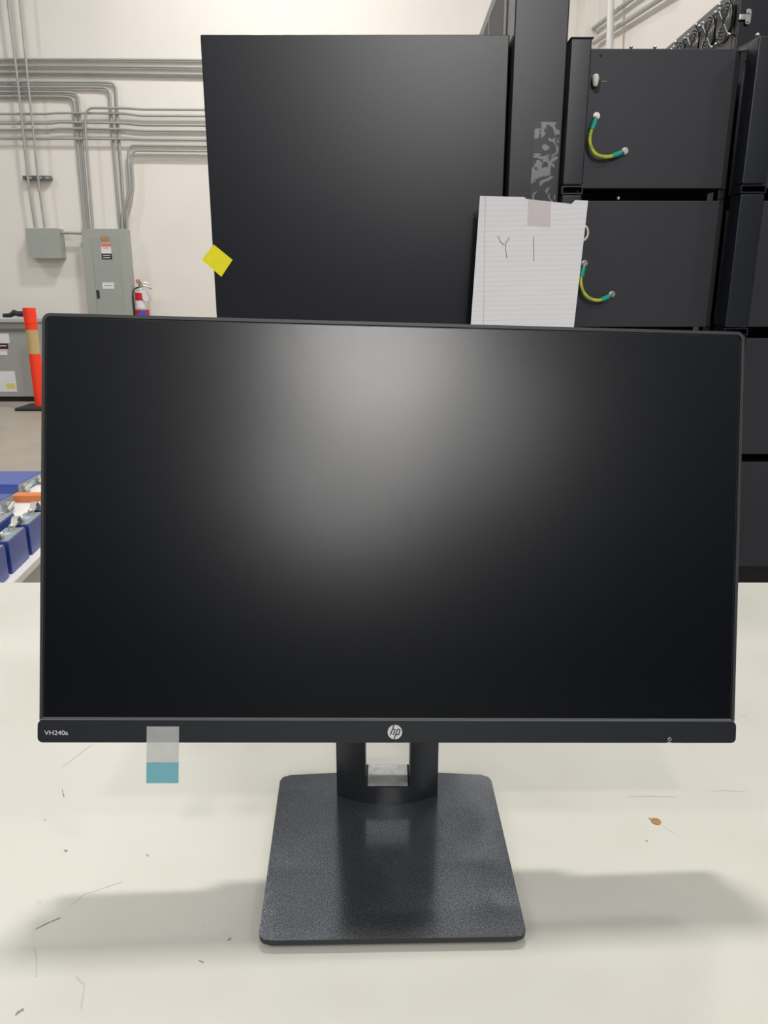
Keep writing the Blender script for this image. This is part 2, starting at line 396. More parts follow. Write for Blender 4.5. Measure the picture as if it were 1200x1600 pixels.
# stand column with the cable opening
def colfront(x): k = x/0.0465; return 0.5975 + 0.0135*k*k
def colseg(b_, xa, xb, z0, z1, n=8):
    xs = [xa + (xb-xa)*i/n for i in range(n+1)]
    poly = [(cx0+x, colfront(x)) for x in xs] + [(cx0+xb, 0.633), (cx0+xa, 0.633)]
    b_.prism(poly, z0, z1, axis='Z')
HL, HR, HB, HT = -0.0197, 0.0205, TABLE+0.027, TABLE+0.080
ZC = TABLE+0.29
cl = MB()
colseg(cl, -0.0465, HL, BT, ZC); colseg(cl, HR, 0.0465, BT, ZC); colseg(cl, HL, HR, BT, HB); colseg(cl, HL, HR, HT, ZC)
bmesh.ops.remove_doubles(cl.bm, verts=cl.bm.verts, dist=1e-6)
COLM = cl.build('stand_column', M_plast, mon)
ln = MB(); ln.box(cx0+HL+0.002, cx0+HR-0.002, 0.600, 0.632, HB, HB+0.0006)  # added sheet: its silver grey paints in the light caught on the sill
ln.build('sill_sheen_sheet', mat('painted_sill_sheen', srgb(186,186,184), 0.45, noise=(160,0.22), bump=(120,0.5)), COLM)['label'] = 'crinkled silver grey sheet painting in the light on the cable opening sill'
hg = mb(); hg.box(W_/2-0.035, W_/2+0.035, 0.0421, 0.050, 0.12, 0.20, bev=0.003); hg.build('tilt_hinge', M_plast, mon)

# ------------------------------------------------------------------ black cabinets behind the table
YF1 = 1.55
px0 = (PY(895.5,63,1.50).x + PY(876.5,291,1.50).x)/2
xl = PY(336,457,YF1).x; xm = PY(785.5,457,1.52).x; xr = px0 - 0.0015
zt = PY(550,53.5,YF1).z
cab = thing('steel_cabinet', ((xl+xm)/2, YF1+0.3, 0), 'wide black steel cabinet with a plain front directly behind the monitor', 'cabinet')
MB().box(xl, xm-0.0015, YF1+0.018, YF1+0.60, 0.0, zt-0.002, bev=0.002).build('body', M_black, cab)
MB().box(xl, xm-0.0015, YF1, YF1+0.0175, 0.10, zt, bev=0.0025).build('door', M_black, cab)

YT = 1.52; ztall = 1.81
tall = thing('equipment_tower', ((xm+xr)/2, YT+0.4, 0), 'tall narrow black tower with perforated side, rising past the wide cabinet', 'cabinet')
MB().box(xm+0.0015, xr, YT, YT+0.75, 0.0, ztall, bev=0.003).build('body', M_black2, tall)
mperf = bpy.data.materials.new('perforated_steel'); mperf.use_nodes = True
n = mperf.node_tree.nodes; L = mperf.node_tree.links; p = n['Principled BSDF']; p.inputs['Roughness'].default_value = 0.5
t = n.new('ShaderNodeTexCoord'); mpn = n.new('ShaderNodeMapping'); mpn.inputs['Scale'].default_value = (0, 95, 95); mpn.inputs['Rotation'].default_value = (math.radians(45),0,0)
vo = n.new('ShaderNodeTexVoronoi'); vo.inputs['Randomness'].default_value = 0.0; vo.inputs['Scale'].default_value = 1.0
L.new(t.outputs['Object'], mpn.inputs[0]); L.new(mpn.outputs[0], vo.inputs['Vector'])
r1 = n.new('ShaderNodeValToRGB'); r1.color_ramp.elements[0].position = 0.30; r1.color_ramp.elements[0].color = srgb(12,12,15)
r1.color_ramp.elements[1].position = 0.36; r1.color_ramp.elements[1].color = srgb(72,72,78)
L.new(vo.outputs['Distance'], r1.inputs[0]); L.new(r1.outputs[0], p.inputs['Base Color'])
MB().box(xm-0.0006, xm+0.0014, YT+0.12, YT+0.68, 0.9, ztall-0.03).build('side_grille', mperf, tall)
fr_ = MB(); gx0, gx1 = xm-0.0013, xm+0.0014
fr_.box(gx0, gx1, YT+0.095, YT+0.1195, 0.88, ztall-0.005, bev=0.001); fr_.box(gx0, gx1, YT+0.6805, YT+0.70, 0.88, ztall-0.005, bev=0.001)
fr_.box(gx0, gx1, YT+0.12, YT+0.68, ztall-0.0295, ztall-0.005, bev=0.001); fr_.box(gx0, gx1, YT+0.34, YT+0.36, 0.9, ztall-0.03)
fr_.build('grille_frame', mat('pale_grey_frame', srgb(188,188,186), 0.5), tall)

# stacked rack modules (two bays)
px0 = (PY(895.5,63,1.50).x + PY(876.5,291,1.50).x)/2; px1 = (PY(927,63,1.50).x + PY(909,291,1.50).x)/2
qx0 = (PY(1186,73,1.485).x + PY(1156,307,1.485).x)/2; qx1 = qx0 + 0.044
pq = (PY(1147,80,1.535).x + PY(1133,293,1.535).x)/2
tops = [PY(1000, y, 1.54).z for y in (77, 314, 528, 721)]
ords = ['topmost', 'second from the top', 'third from the top', 'lowest']
def screw(b_, c_, r=0.005, d=(0,-1,0)):
    d = Vector(d); b_.cyl(c_, Vector(c_)+d*0.003, r, 12); b_.ball(Vector(c_)+d*0.003, r*0.75, (1,1,1))
def module(i, bay):
    zt_ = tops[i]; zb = (tops[i+1] if i < 3 else tops[3]-0.243)
    gap = 0.021 if i < 2 else 0.016
    if bay == 0:
        X0, X1 = px0, qx1
        lab = ['topmost black rack module of the left bay, with a white pin in its slot',
               'black rack module whose left end is hidden by the lined paper',
               'black rack module third from the top, almost wholly behind the monitor',
               'lowest black rack module, hidden behind the monitor down to the table'][i]
    else:
        X0, X1 = qx1+0.004, qx1+0.36
        lab = 'black rack module at the right picture edge, %s of its stack' % ords[i]
    r_ = thing('rack_module', ((X0+X1)/2, 1.6, zb), lab, 'rack module', 'stacked rack modules, %s bay' % ('left' if bay == 0 else 'right'))
    zz0 = zb; pxa, pxb = (px1+0.0015, pq) if bay == 0 else (X0+0.001, X1-0.001)
    dep = 0.42 if bay == 0 else 0.12
    MB().box(pxa+0.004, pxb-0.004 if bay else qx0-0.004, 1.546, 1.546+dep, zz0+gap+0.001, zt_-0.004).build('chassis', M_dark, r_)
    f_ = MB(); f_.box(pxa, pxb, 1.535, 1.545, zz0+gap, zt_, bev=0.002); f_.build('front_panel', M_rack, r_)
    if bay == 0:
        # side flange between panel and right post
        MB().box(pxb+0.001, qx0-0.0005, 1.552, 1.575, zz0+0.004, zt_+0.004, bev=0.001).build('side_flange', M_black2, r_)
        g_ = MB(); g_.box(pxa, pxb, 1.60, 1.65, zz0+0.001, zz0+gap-0.001); g_.build('spacer_rail', M_dark, r_)
        for (xa, xb, yf) in ((px0, px1, 1.50), (qx0, qx1, 1.485)):
            MB().box(xa, xb, yf, yf+0.045, zz0+gap+0.002, zt_+0.006, bev=0.0025).build('post', M_black2, r_)
            s_ = MB(); t_ = 0.0022; z0_, z1_ = zz0+0.0075, zz0+gap+0.0005
            if i == 3: z0_ = zz0+0.002
            s_.box(xa-0.001, xb+0.001, yf+0.001, yf+0.045, z0_, z0_+t_); s_.box(xa-0.001, xb+0.001, yf+0.001, yf+0.045, z1_-t_, z1_)
            s_.box(xa-0.001, xa-0.001+t_, yf+0.001, yf+0.045, z0_+t_, z1_-t_); s_.box(xb+0.001-t_, xb+0.001, yf+0.001, yf+0.045, z0_+t_, z1_-t_)
            s_.box(xa+0.002, xb-0.002, yf+0.040, yf+0.0445, z0_+t_, z1_-t_)
            s_.build('stacking_bracket', M_black2, r_)
        hgt = zt_ - zz0
        for fz in (0.93, 0.50, 0.08):
            k = MB(); screw(k, (qx0-0.012, 1.552, zz0+gap*0.3+hgt*fz), 0.0042); k.build('screw', M_chrome, r_)
    return r_
mods = [[module(i, b_) for i in range(4)] for b_ in range(2)]
m0, m1 = mods[0][0], mods[0][1]
# small details on the top module
k = MB(); q_ = PY(939,87,1.535); k.cyl(q_ + Vector((0,-0.0006,0)), q_ + Vector((0,0.001,0)), 0.0024, 12); k.build('screw_hole', M_dark, m0)
k = MB(); q_ = PY(933,136,1.535); k.prism(rrect(q_.x-0.005, q_.x+0.005, q_.z-0.010, q_.z+0.012, 0.0048), 1.5338, 1.5349); k.build('keyhole_slot', M_dark, m0)
k = MB(); q_ = PY(945,127.3,1.535); k.box(q_.x-0.006, q_.x+0.004, 1.5342, 1.5349, q_.z-0.0009, q_.z+0.0009); k.build('etched_mark', mat('etched_mark', srgb(130,130,130), 0.6, noise=(2500,0.6)), m0)
def pin(px, py, Y, lab):
    q_ = PY(px, py, Y); k = MB()
    k.tube([q_+Vector((0,0,-0.0085)), q_+Vector((0,-0.001,-0.007)), q_+Vector((0,-0.002,-0.002)), q_+Vector((0,-0.002,0.004)), q_+Vector((0,-0.001,0.0075)), q_+Vector((0,0,0.008))], [0.003,0.0047,0.0056,0.0060,0.0052,0.003], 16)
    k.cyl(q_+Vector((0,0,0)), q_+Vector((0,0.012,0)), 0.003, 10)
    return tag(k.build('retaining_pin', M_white_plastic), lab, 'pin')
pin(930, 126, 1.528, 'small ivory pin in the slot at the upper left of the topmost rack module')
k = MB(); q_ = PY(966,311.5,1.538); k.ball(q_+Vector((0,0,0.002)), 0.0035); k.build('screw', M_chrome, m1)
k = MB(); q_ = PY(1006,76,1.535)
for xx in (986, 1023):
    k = MB(); k.ball(PY(xx,76,1.60)+Vector((0,0,0.002)), 0.0035, (1,1,0.7)); k.build('screw', M_chrome, m0)
k = MB(); q_ = PY(1172,95,1.545); k.ball(q_, 0.006, (1,1,0.6)); k.tube([q_+Vector((-0.009,-0.002,-0.002)), q_, q_+Vector((0.007,-0.002,0.004))], 0.0022, 8); k.build('wing_screw', M_chrome, m0)
# top caps above posts
k = MB(); k.box(px0-0.0008, px1+0.003, 1.500, 1.545, tops[0]+0.0065, tops[0]+0.0085, bev=0.0006); k.build('post_cap', M_black2, m0)
# ring partly behind the paper
k = MB(); q_ = PY(911,364,1.533); k.tube([q_+Vector((0.009*math.cos(a_), 0, 0.013*math.sin(a_))) for a_ in [2*math.pi*i/24 for i in range(24)]], 0.0023, 8, closed=True)
tag(k.build('plastic_ring', M_white_plastic), 'white oval ring peeking out from behind the lined paper', 'ring')

# earth leads
my = bpy.data.materials.new('earth_wire_sleeve'); my.use_nodes = True
n = my.node_tree.nodes; L = my.node_tree.links; p = n['Principled BSDF']; p.inputs['Roughness'].default_value = 0.35
t = n.new('ShaderNodeTexCoord'); s_ = n.new('ShaderNodeSeparateXYZ'); L.new(t.outputs['Normal'], s_.inputs[0])
wv = n.new('ShaderNodeTexNoise'); wv.inputs['Scale'].default_value = 60; wv.inputs['Detail'].default_value = 0; L.new(t.outputs['Object'], wv.inputs[0])
r1 = n.new('ShaderNodeValToRGB'); r1.color_ramp.elements[0].position = 0.50; r1.color_ramp.elements[0].color = srgb(206,204,66)
r1.color_ramp.elements[1].position = 0.58; r1.color_ramp.elements[1].color = srgb(168,192,60)
L.new(wv.outputs['Fac'], r1.inputs[0]); L.new(r1.outputs[0], p.inputs['Base Color'])
M_teal = mat('teal_heat_shrink', srgb(24,170,150), 0.45)
def lead(A, B_, ctrl, Y, lab):
    """A, B_ = lug centres in the photograph, ctrl = points between"""
    pts = [PY(x, y, Y) for x, y in [A]+ctrl+[B_]]
    off = [0.002, 0.007, 0.012, 0.012, 0.012, 0.007, 0.002]
    r_ = thing('earth_lead', PY(*A, Y), lab, 'cable', 'green and yellow earth leads')
    # dense smooth path
    P = []; m_ = len(pts)
    for i in range(m_-1):
        p0 = pts[max(i-1,0)]; p1 = pts[i]; p2 = pts[i+1]; p3 = pts[min(i+2,m_-1)]
        for k_ in range(8):
            t_ = k_/8; P.append(0.5*((2*p1)+(p2-p0)*t_+(2*p0-5*p1+4*p2-p3)*t_*t_+(3*p1-p0-3*p2+p3)*t_**3))
    P.append(pts[-1]); L_ = len(P)
    for i, v in enumerate(P): v.y -= 0.005 + 0.012*math.sin(math.pi*i/(L_-1))
    ln_ = [0]
    for a_, b__ in zip(P, P[1:]): ln_.append(ln_[-1] + (b__-a_).length)
    T = ln_[-1]
    def cut(a_, b__): return [v for v, l_ in zip(P, ln_) if a_ <= l_ <= b__]
    def at(l0):
        for i in range(L_-1):
            if ln_[i] <= l0 <= ln_[i+1]: 
                f = (l0-ln_[i])/max(1e-9, ln_[i+1]-ln_[i]); return P[i].lerp(P[i+1], f)
        return P[-1]
    s1, s2 = 0.009, 0.026
    MB().tube([at(s2-0.002)]+cut(s2, T-s2)+[at(T-s2+0.002)], 0.0032, 12).build('sleeve', my, r_)
    for a_, b__ in ((s1, s2), (T-s2, T-s1)):
        MB().tube([at(a_+(b__-a_)*j/5) for j in range(6)], 0.0047, 12).build('heat_shrink', M_teal, r_)
    for e, d in ((P[0], at(s1+0.003)), (P[-1], at(T-s1-0.003))):
        k = MB(); k.cyl(e+Vector((0,0.0045,0)), e+Vector((0,-0.0005,0)), 0.0062, 18); k.tube([e+Vector((0,0.001,0)), d], [0.0035, 0.0042], 10); k.build('lug', M_chrome, r_)
        k = MB(); k.cyl(e+Vector((0,-0.0006,0)), e+Vector((0,-0.004,0)), 0.0044, 6); k.build('bolt', M_chrome, r_)
    return r_
lead((931,182), (975,236.5), [(926,194),(919,213),(918.5,228),(927,243),(944,247),(960,243)], 1.535, 'curved green and yellow earth lead on the topmost rack module')
lead((912,411.5), (955,459.5), [(908,425),(904.5,440),(908,456),(918,466),(932,469),(945,465)], 1.535, 'curved green and yellow earth lead just right of the lined paper')

# fan tower to the right
FX = 0.690; FY0 = 1.705
fan = thing('fan_cabinet', (FX+0.25, FY0+0.5, 0), 'tall cabinet in the top right corner with a row of fans in its side', 'cabinet')
MB().box(FX+0.003, FX+0.5, FY0+0.021, FY0+1.2, 0, CAMZ+0.571, bev=0.002).build('body', M_black, fan)
MB().box(FX+0.001, FX+0.5, FY0, FY0+0.02, 0, 1.92, bev=0.002).build('front_panel', M_black, fan)
plz0, plz1 = 1.60, CAMZ+0.5695+0.003
MB().box(FX, FX+0.0028, FY0+0.021, FY0+1.05, plz0-0.3, plz1).build('fan_plate', mat('grey_fan_plate', srgb(126,125,128), 0.45), fan)
def ring(b_, r, rad, x, n=28): b_.tube([(x, r*math.cos(2*math.pi*i/n), r*math.sin(2*math.pi*i/n)) for i in range(n)], rad, 6, closed=True)
M_wire = mat('wire_guard', srgb(190,190,188), 0.3, metal=0.8)
fz_ = CAMZ + 0.522
fh = MB(); ring(fh, 0.041, 0.0016, -0.0008, 32)
fh.cyl((-0.0002,0,0), (-0.0016,0,0), 0.0395, 32)
fan1 = fh.build('cooling_fan', M_dark, fan, origin=(0,0,0)); fan1.location = Vector((FX, 1.757, fz_)) - world_loc(fan)
fbm = MB()
for j in range(7):
    a_ = 2*math.pi*j/7; c_, s_ = math.cos(a_), math.sin(a_); c2, s2_ = math.cos(a_+0.7), math.sin(a_+0.7)
    fbm.hexa([(-0.0017, 0.012*c_, 0.012*s_), (-0.0017, 0.036*c_, 0.036*s_), (-0.0035, 0.036*c2, 0.036*s2_), (-0.0035, 0.012*c2, 0.012*s2_)],
             [(-0.0021, 0.012*c_, 0.012*s_), (-0.0021, 0.036*c_, 0.036*s_), (-0.0039, 0.036*c2, 0.036*s2_), (-0.0039, 0.012*c2, 0.012*s2_)])
fbm.cyl((-0.0016,0,0), (-0.004,0,0), 0.012)
fbl = fbm.build('fan_blades', M_black2, fan1, origin=(0,0,0)); fbl.location = (0,0,0)
gm = MB()
for r_ in (0.0395, 0.0325, 0.0255, 0.0185, 0.0115): ring(gm, r_, 0.0007, -0.0065)
for a_ in (45, 225, 135, 315):
    c_, s_ = math.cos(math.radians(a_)), math.sin(math.radians(a_))
    gm.tube([(-0.0075, 0.010*c_, 0.010*s_), (-0.0075, 0.040*c_, 0.040*s_), (-0.004, 0.050*c_, 0.050*s_)], 0.0011, 6)
gg = gm.build('wire_guard', M_wire, fan1, origin=(0,0,0)); gg.location = (0,0,0)
SG = []
for a_ in (45, 225, 135, 315):
    c_, s_ = math.cos(math.radians(a_)), math.sin(math.radians(a_)); sm = MB(); sm.ball((-0.0045, 0.051*c_, 0.051*s_), 0.0045)
    sg = sm.build('guard_screw', M_chrome, fan1, origin=(0,0,0)); sg.location = (0,0,0); SG.append(sg)
fan1.scale = (1, 0.88, 0.88); fz0 = fan1.location.copy()
for j in range(1, 7):
    c_ = fan1.copy(); COL.objects.link(c_); c_.parent = fan; c_.scale = (1, 0.88, 0.88); c_.location = fz0 + Vector((0, 0.0845*j, 0))
    for h_ in (fbl, gg, *SG):
        d_ = h_.copy(); COL.objects.link(d_); d_.parent = c_
for j in range(7):
    k = MB(); k.ball((FX-0.002, 1.80+0.0845*j*1.45, plz1-0.008), 0.0045); k.build('screw', M_chrome, fan)
q_ = PY(1165, 27, FY0)
k = MB(); k.prism(rrect(q_.x-0.002, q_.x+0.008, q_.z-0.014, q_.z+0.013, 0.004), FY0-0.006, FY0-0.003, bev=0.0006); k.box(q_.x-0.014, q_.x-0.001, FY0-0.006, FY0-0.001, q_.z-0.006, q_.z+0.004, bev=0.001)
k.cyl((q_.x+0.003, FY0-0.009, q_.z+0.007), (q_.x+0.003, FY0-0.001, q_.z+0.007), 0.003); k.cyl((q_.x+0.003, FY0-0.009, q_.z-0.008), (q_.x+0.003, FY0-0.001, q_.z-0.008), 0.003)
k.build('latch', M_chrome, fan)
# gusset at the top of the right post
k = MB(); a1, a2, a3, a4 = PY(1146,79,1.553), PY(1186,56,1.600), PY(1186,75,1.500), PY(1150,80,1.553)
k.hexa([a1, a2, a3, a4], [v+Vector((0,0,-0.003)) for v in (a1, a2, a3, a4)]); k.build('top_gusset', M_black2, m0)
k = MB(); k.ball(PY(1184,55,1.598), 0.004); k.build('screw', M_chrome, m0)

# ------------------------------------------------------------------ paper, tape, sticky note
YP = 1.478
pc = [(750,306),(819,308),(823,311),(893,318.5),(899,312.5),(919,313.5),(894.5,530),(734,530)]
pv = [PY(x, y, YP) for x, y in pc]
mp_ = bpy.data.materials.new('ruled_paper'); mp_.use_nodes = True
n = mp_.node_tree.nodes; L = mp_.node_tree.links; p = n['Principled BSDF']; p.inputs['Roughness'].default_value = 0.7
t = n.new('ShaderNodeTexCoord'); s_ = n.new('ShaderNodeSeparateXYZ'); 
rt = n.new('ShaderNodeMapping'); rt.inputs['Rotation'].default_value = (0, math.radians(1.2), 0); L.new(t.outputs['Object'], rt.inputs[0]); L.new(rt.outputs[0], s_.inputs[0])
def mth(op, a_, b_=None):
    m_ = n.new('ShaderNodeMath'); m_.operation = op
    for i, v in enumerate((a_, b_)):
        if v is None: continue
        if isinstance(v, (int, float)): m_.inputs[i].default_value = v
        else: L.new(v, m_.inputs[i])
    return m_.outputs[0]
line = mth('LESS_THAN', mth('MODULO', mth('ADD', s_.outputs['Z'], 1.0), 0.0087), 0.0008)
ok = mth('LESS_THAN', s_.outputs['Z'], 0.255)
line = mth('MULTIPLY', line, ok)
mg = mth('LESS_THAN', mth('ABSOLUTE', mth('ADD', s_.outputs['X'], 0.077)), 0.0006)
m1_ = n.new('ShaderNodeMix'); m1_.data_type = 'RGBA'; m1_.inputs[6].default_value = srgb(238,236,239); m1_.inputs[7].default_value = srgb(220,223,230); L.new(line, m1_.inputs[0])
m2_ = n.new('ShaderNodeMix'); m2_.data_type = 'RGBA'; m2_.inputs[7].default_value = srgb(212,186,192); L.new(m1_.outputs[2], m2_.inputs[6]); L.new(mg, m2_.inputs[0])
L.new(m2_.outputs[2], p.inputs['Base Color'])
a = n.new('ShaderNodeTexNoise'); a.inputs['Scale'].default_value = 14; a.inputs['Detail'].default_value = 3; L.new(t.outputs['Object'], a.inputs[0])
bp = n.new('ShaderNodeBump'); bp.inputs['Strength'].default_value = 0.35; bp.inputs['Distance'].default_value = 0.01; L.new(a.outputs['Fac'], bp.inputs['Height']); L.new(bp.outputs[0], p.inputs['Normal'])
k = MB(); k.prism([(v.x, v.z) for v in pv], YP, YP+0.0004)
paper = k.build('notebook_page', mp_, smooth=False)
tag(paper, 'torn sheet of ruled notebook paper marked Y 1 taped to the black tower', 'paper')
k = MB()
for pts in ([(778,369),(782,378),(788,383)], [(796,371),(790,380),(790,390),(792,403)], [(833.5,370),(834,390),(834,408)]):
    stroke(k, [(PY(x,y,YP).x, PY(x,y,YP).z) for x,y in pts], 0.0011, YP-0.0003, YP-0.00005)
k.build('handwriting', mat('pencil', srgb(96,96,102), 0.6), paper)
k = MB(); pa = [PY(x,y,YP) for x,y in ((825,312),(861,315),(860,355),(824,353))]
mtp = mat('clear_tape_on_paper', srgb(236,224,226), 0.35, alpha=0.3); k.prism([(v.x, v.z) for v in pa], YP-0.0004, YP-0.0001); k.build('tape_piece', mtp, paper)

mt2 = bpy.data.materials.new('peeling_clear_tape'); mt2.use_nodes = True
n = mt2.node_tree.nodes; L = mt2.node_tree.links; p = n['Principled BSDF']; p.inputs['Roughness'].default_value = 0.3
p.inputs['Base Color'].default_value = srgb(150,150,152)
t = n.new('ShaderNodeTexCoord'); mpn = n.new('ShaderNodeMapping'); mpn.inputs['Scale'].default_value = (30, 30, 42); mpn.inputs['Rotation'].default_value = (0, 0.5, 0)
a = n.new('ShaderNodeTexNoise'); a.inputs['Scale'].default_value = 1; a.inputs['Detail'].default_value = 1.5; a.inputs['Distortion'].default_value = 1.8
L.new(t.outputs['Object'], mpn.inputs[0]); L.new(mpn.outputs[0], a.inputs[0])
r1 = n.new('ShaderNodeValToRGB'); r1.color_ramp.elements[0].position = 0.49; r1.color_ramp.elements[0].color = (0.06,0.06,0.06,1)
r1.color_ramp.elements[1].position = 0.53; r1.color_ramp.elements[1].color = (0.85,0.85,0.85,1)
L.new(a.outputs['Fac'], r1.inputs[0]); L.new(r1.outputs[0], p.inputs['Alpha'])
k = MB(); tv = [PY(x,y,YT-0.0008) for x,y in ((836.5,190),(875.5,191),(866,330),(826,330))]
k.prism([(v.x, v.z) for v in tv], YT-0.0010, YT-0.0006)
tag(k.build('clear_tape', mt2, smooth=False), 'crinkled strip of clear tape on the tall black tower above the lined paper', 'tape')

k = MB(); sv = [PY(x,y,YF1-0.001) for x,y in ((334,382),(363.5,406),(346,432.5),(315,406))]
k.prism([(v.x, v.z) for v in sv], YF1-0.0016, YF1-0.001)
tag(k.build('sticky_note', mat('yellow_paper', srgb(252,240,22), 0.6, noise=(60,0.05), bump=(60,0.3)), smooth=False), 'yellow sticky note stuck askew over the left edge of the wide black cabinet', 'note')

# ------------------------------------------------------------------ far wall: conduits and electrical boxes
YW = 9.8
def conduit(pts, r, off, lab, grp=None, rad=0.16):
    P = fillet([PY(x, y, YW-off) for x, y in pts], rad)
    o = MB().tube(P, r, 10).build('conduit', M_pipe); return tag(o, lab, 'conduit', grp)
G = 'galvanised conduits on the far wall'
conduit([(-25,93),(135,93),(340,94)], .014, .03, 'highest of the level grey conduits running left from behind the wide cabinet', G)
conduit([(-25,103),(135,103.5),(340,106)], .014, .03, 'level grey conduit just under the highest one on the far wall', G)
conduit([(-25,113),(135,114),(200,115),(340,117)], .018, .035, 'third level grey conduit down the far wall, the thickest of the top three', G)
conduit([(-25,128),(160,128.5),(181,130),(183.5,180),(196,357)], .015, .035, 'outer of the two conduits bending down to the right side of the large breaker panel', G, .30)
conduit([(-25,136),(150,136.5),(171,138),(174,180),(188,357)], .015, .035, 'inner of the two conduits bending down to the right side of the large breaker panel', G, .30)
conduit([(-25,143.5),(103,144),(122,146),(125,185),(139,357)], .015, .035, 'outer of the two conduits bending down onto the left side of the large breaker panel', G, .26)
conduit([(-25,150.5),(98,151),(115,153),(118,185),(133,357)], .015, .035, 'inner of the two conduits bending down onto the left side of the large breaker panel', G, .26)
conduit([(340,171.5),(221,171),(198,169),(134,168.5),(133,198),(145,357)], .014, .095, 'conduit turning down from the right onto the left side of the breaker panel', G, .24)
conduit([(-25,178),(75,178),(90,176.5),(195,177.5),(218,181),(340,181.5)], .013, .065, 'level conduit with shallow offsets, first below the bent pairs', G, .1)
conduit([(-25,193),(80,193),(92,191),(195,192.5),(220,195.5),(340,196)], .013, .065, 'level conduit with shallow offsets, second below the bent pairs', G, .1)
conduit([(-25,202.5),(80,202.5),(92,200.5),(195,202),(220,204.5),(340,205)], .013, .065, 'level conduit with shallow offsets, third below the bent pairs', G, .1)
conduit([(-25,216),(120,217),(200,217.5),(340,219)], .013, .065, 'lowest of the long level conduits crossing the far wall', G, .1)
conduit([(340,228.5),(201,227),(200,250),(204,297),(190,335),(191,357)], .015, .075, 'upper of the two conduits curving down from the right into the breaker panel', G, .25)
conduit([(340,236.5),(207,235),(206,255),(209,300),(198,335),(199,357)], .015, .075, 'lower of the two conduits curving down from the right into the breaker panel', G, .25)
conduit([(12,0),(10,-40)][::-1] + [(27,120),(44,283),(55,356)], .013, .12, 'left one of two upright conduits dropping to the small square junction box', G, .05)
conduit([(31,0),(28,-40)][::-1] + [(43,120),(60,283),(70,356)], .013, .12, 'right one of two upright conduits dropping to the small square junction box', G, .05)
a_ = PY(36.5,278,YW-.05); b_ = PY(80,277.5,YW-.05)
k = MB(); k.box(a_.x, b_.x, YW-.075, YW-.001, a_.z-.022, a_.z+.022, bev=.003)
st = k.build('strut_channel', mat('zinc_strut', srgb(120,122,118), 0.5, metal=0.4)); tag(st, 'short steel strut channel behind the two upright conduits', 'bracket')
for x in (47, 62, 74):
    k = MB(); q_ = PY(x,278,YW-.078); k.box(q_.x-.02, q_.x+.02, YW-.082, YW-.0755, q_.z-.012, q_.z+.012); k.build('clamp', M_pipe, st)

def cabinet_box(px0_, px1_, pyt, z1, name, lab, cat):
    fY = YW-0.16; A = PY(px0_, pyt, fY); B_ = PY(px1_, pyt, fY)
    r_ = thing(name, ((A.x+B_.x)/2, YW-.08, z1), lab, cat)
    MB().box(A.x, B_.x, fY+0.004, YW-.001, z1, A.z, bev=.004).build('enclosure', M_panel, r_)
    return r_, A, B_, fY
jz = PY(66,403,YW-.16).z
jb, A, B_, fY = cabinet_box(39.5, 91, 357, jz, 'junction_box', 'small square grey junction box left of the breaker panel', 'electrical box')
MB().box(A.x-.003, B_.x+.003, fY-.002, fY+.003, jz-.003, A.z+.003, bev=.002).build('cover', M_panel, jb)
bpz = 0.75
bb, A, B_, fY = cabinet_box(127, 196.5, 358, bpz, 'breaker_panel', 'tall grey breaker panel with warning stickers on the far wall', 'electrical panel')
MB().box(A.x-.003, B_.x+.003, fY-.002, fY+.003, bpz-.003, A.z+.003, bev=.002).build('cover', M_panel, bb)
dx0 = A.x+(B_.x-A.x)*.20; dx1 = A.x+(B_.x-A.x)*.82; dz1 = PY(160,371,fY).z
DO = MB().box(dx0, dx1, fY-.009, fY-.0025, bpz+.1, dz1, bev=.002).build('door', mat('grey_enamel_door', srgb(158,162,156), 0.5), bb)
def plate(px_a, px_b, pya, pyb, y_, m_, parent, name, lab=None):
    c0 = PY((px_a+px_b)/2, (pya+pyb)/2, y_); s_ = zc(y_, c0.z-CAMZ)/F; hw = (px_b-px_a)/2*s_; hh = (pyb-pya)/2*s_
    o = MB().box(c0.x-hw, c0.x+hw, y_-.001, y_+.0005, c0.z-hh, c0.z+hh).build(name, m_, parent)
    if lab: o['label'] = lab
    return o
fd = fY-.0105
M_lw = mat('white_label', srgb(224,224,226), 0.5); 
plate(157,171,370,377, fd, mat('tan_residue', srgb(165,140,95), 0.7, noise=(60,.15)), DO, 'sticker_residue')
plate(157.5,172,377,383, fd, mat('pink_tan_label', srgb(190,160,140), 0.7), DO, 'sticker_residue')
plate(158,173.5,383,396, fd, M_lw, DO, 'warning_sticker', 'white warning sticker with a red header')
plate(158,173.5,382.4,385, fd-.0012, mat('red_orange', srgb(226,110,80), 0.5), DO, 'sticker_header')
plate(159,175,396.5,405, fd, M_ink, DO, 'warning_sticker', 'black warning sticker with white print')
plate(161,172.5,398.5,399.7, fd-.0012, M_print, DO, 'print_line'); plate(161,172.5,402,403.2, fd-.0012, M_print, DO, 'print_line')
plate(161,170,387,388, fd-.0012, mat('red_print', srgb(200,90,90), .5), DO, 'print_line')
plate(160,178.5,441.5,451, fd, M_lw, DO, 'name_plate', 'small white name plate')
plate(163,175,445.8,446.8, fd-.0012, mat('mauve_print', srgb(150,140,160), .5), DO, 'print_line')
plate(151,155.5,453.5,466, fd-.002, M_ink, DO, 'latch_handle', 'black latch handle')
# link conduit between the boxes
o = MB().tube([PY(90,363.5,YW-.10), PY(128,364.5,YW-.10)], .017, 12).build('conduit', M_pipe)
tag(o, 'short level conduit joining the junction box to the breaker panel', 'conduit', G)

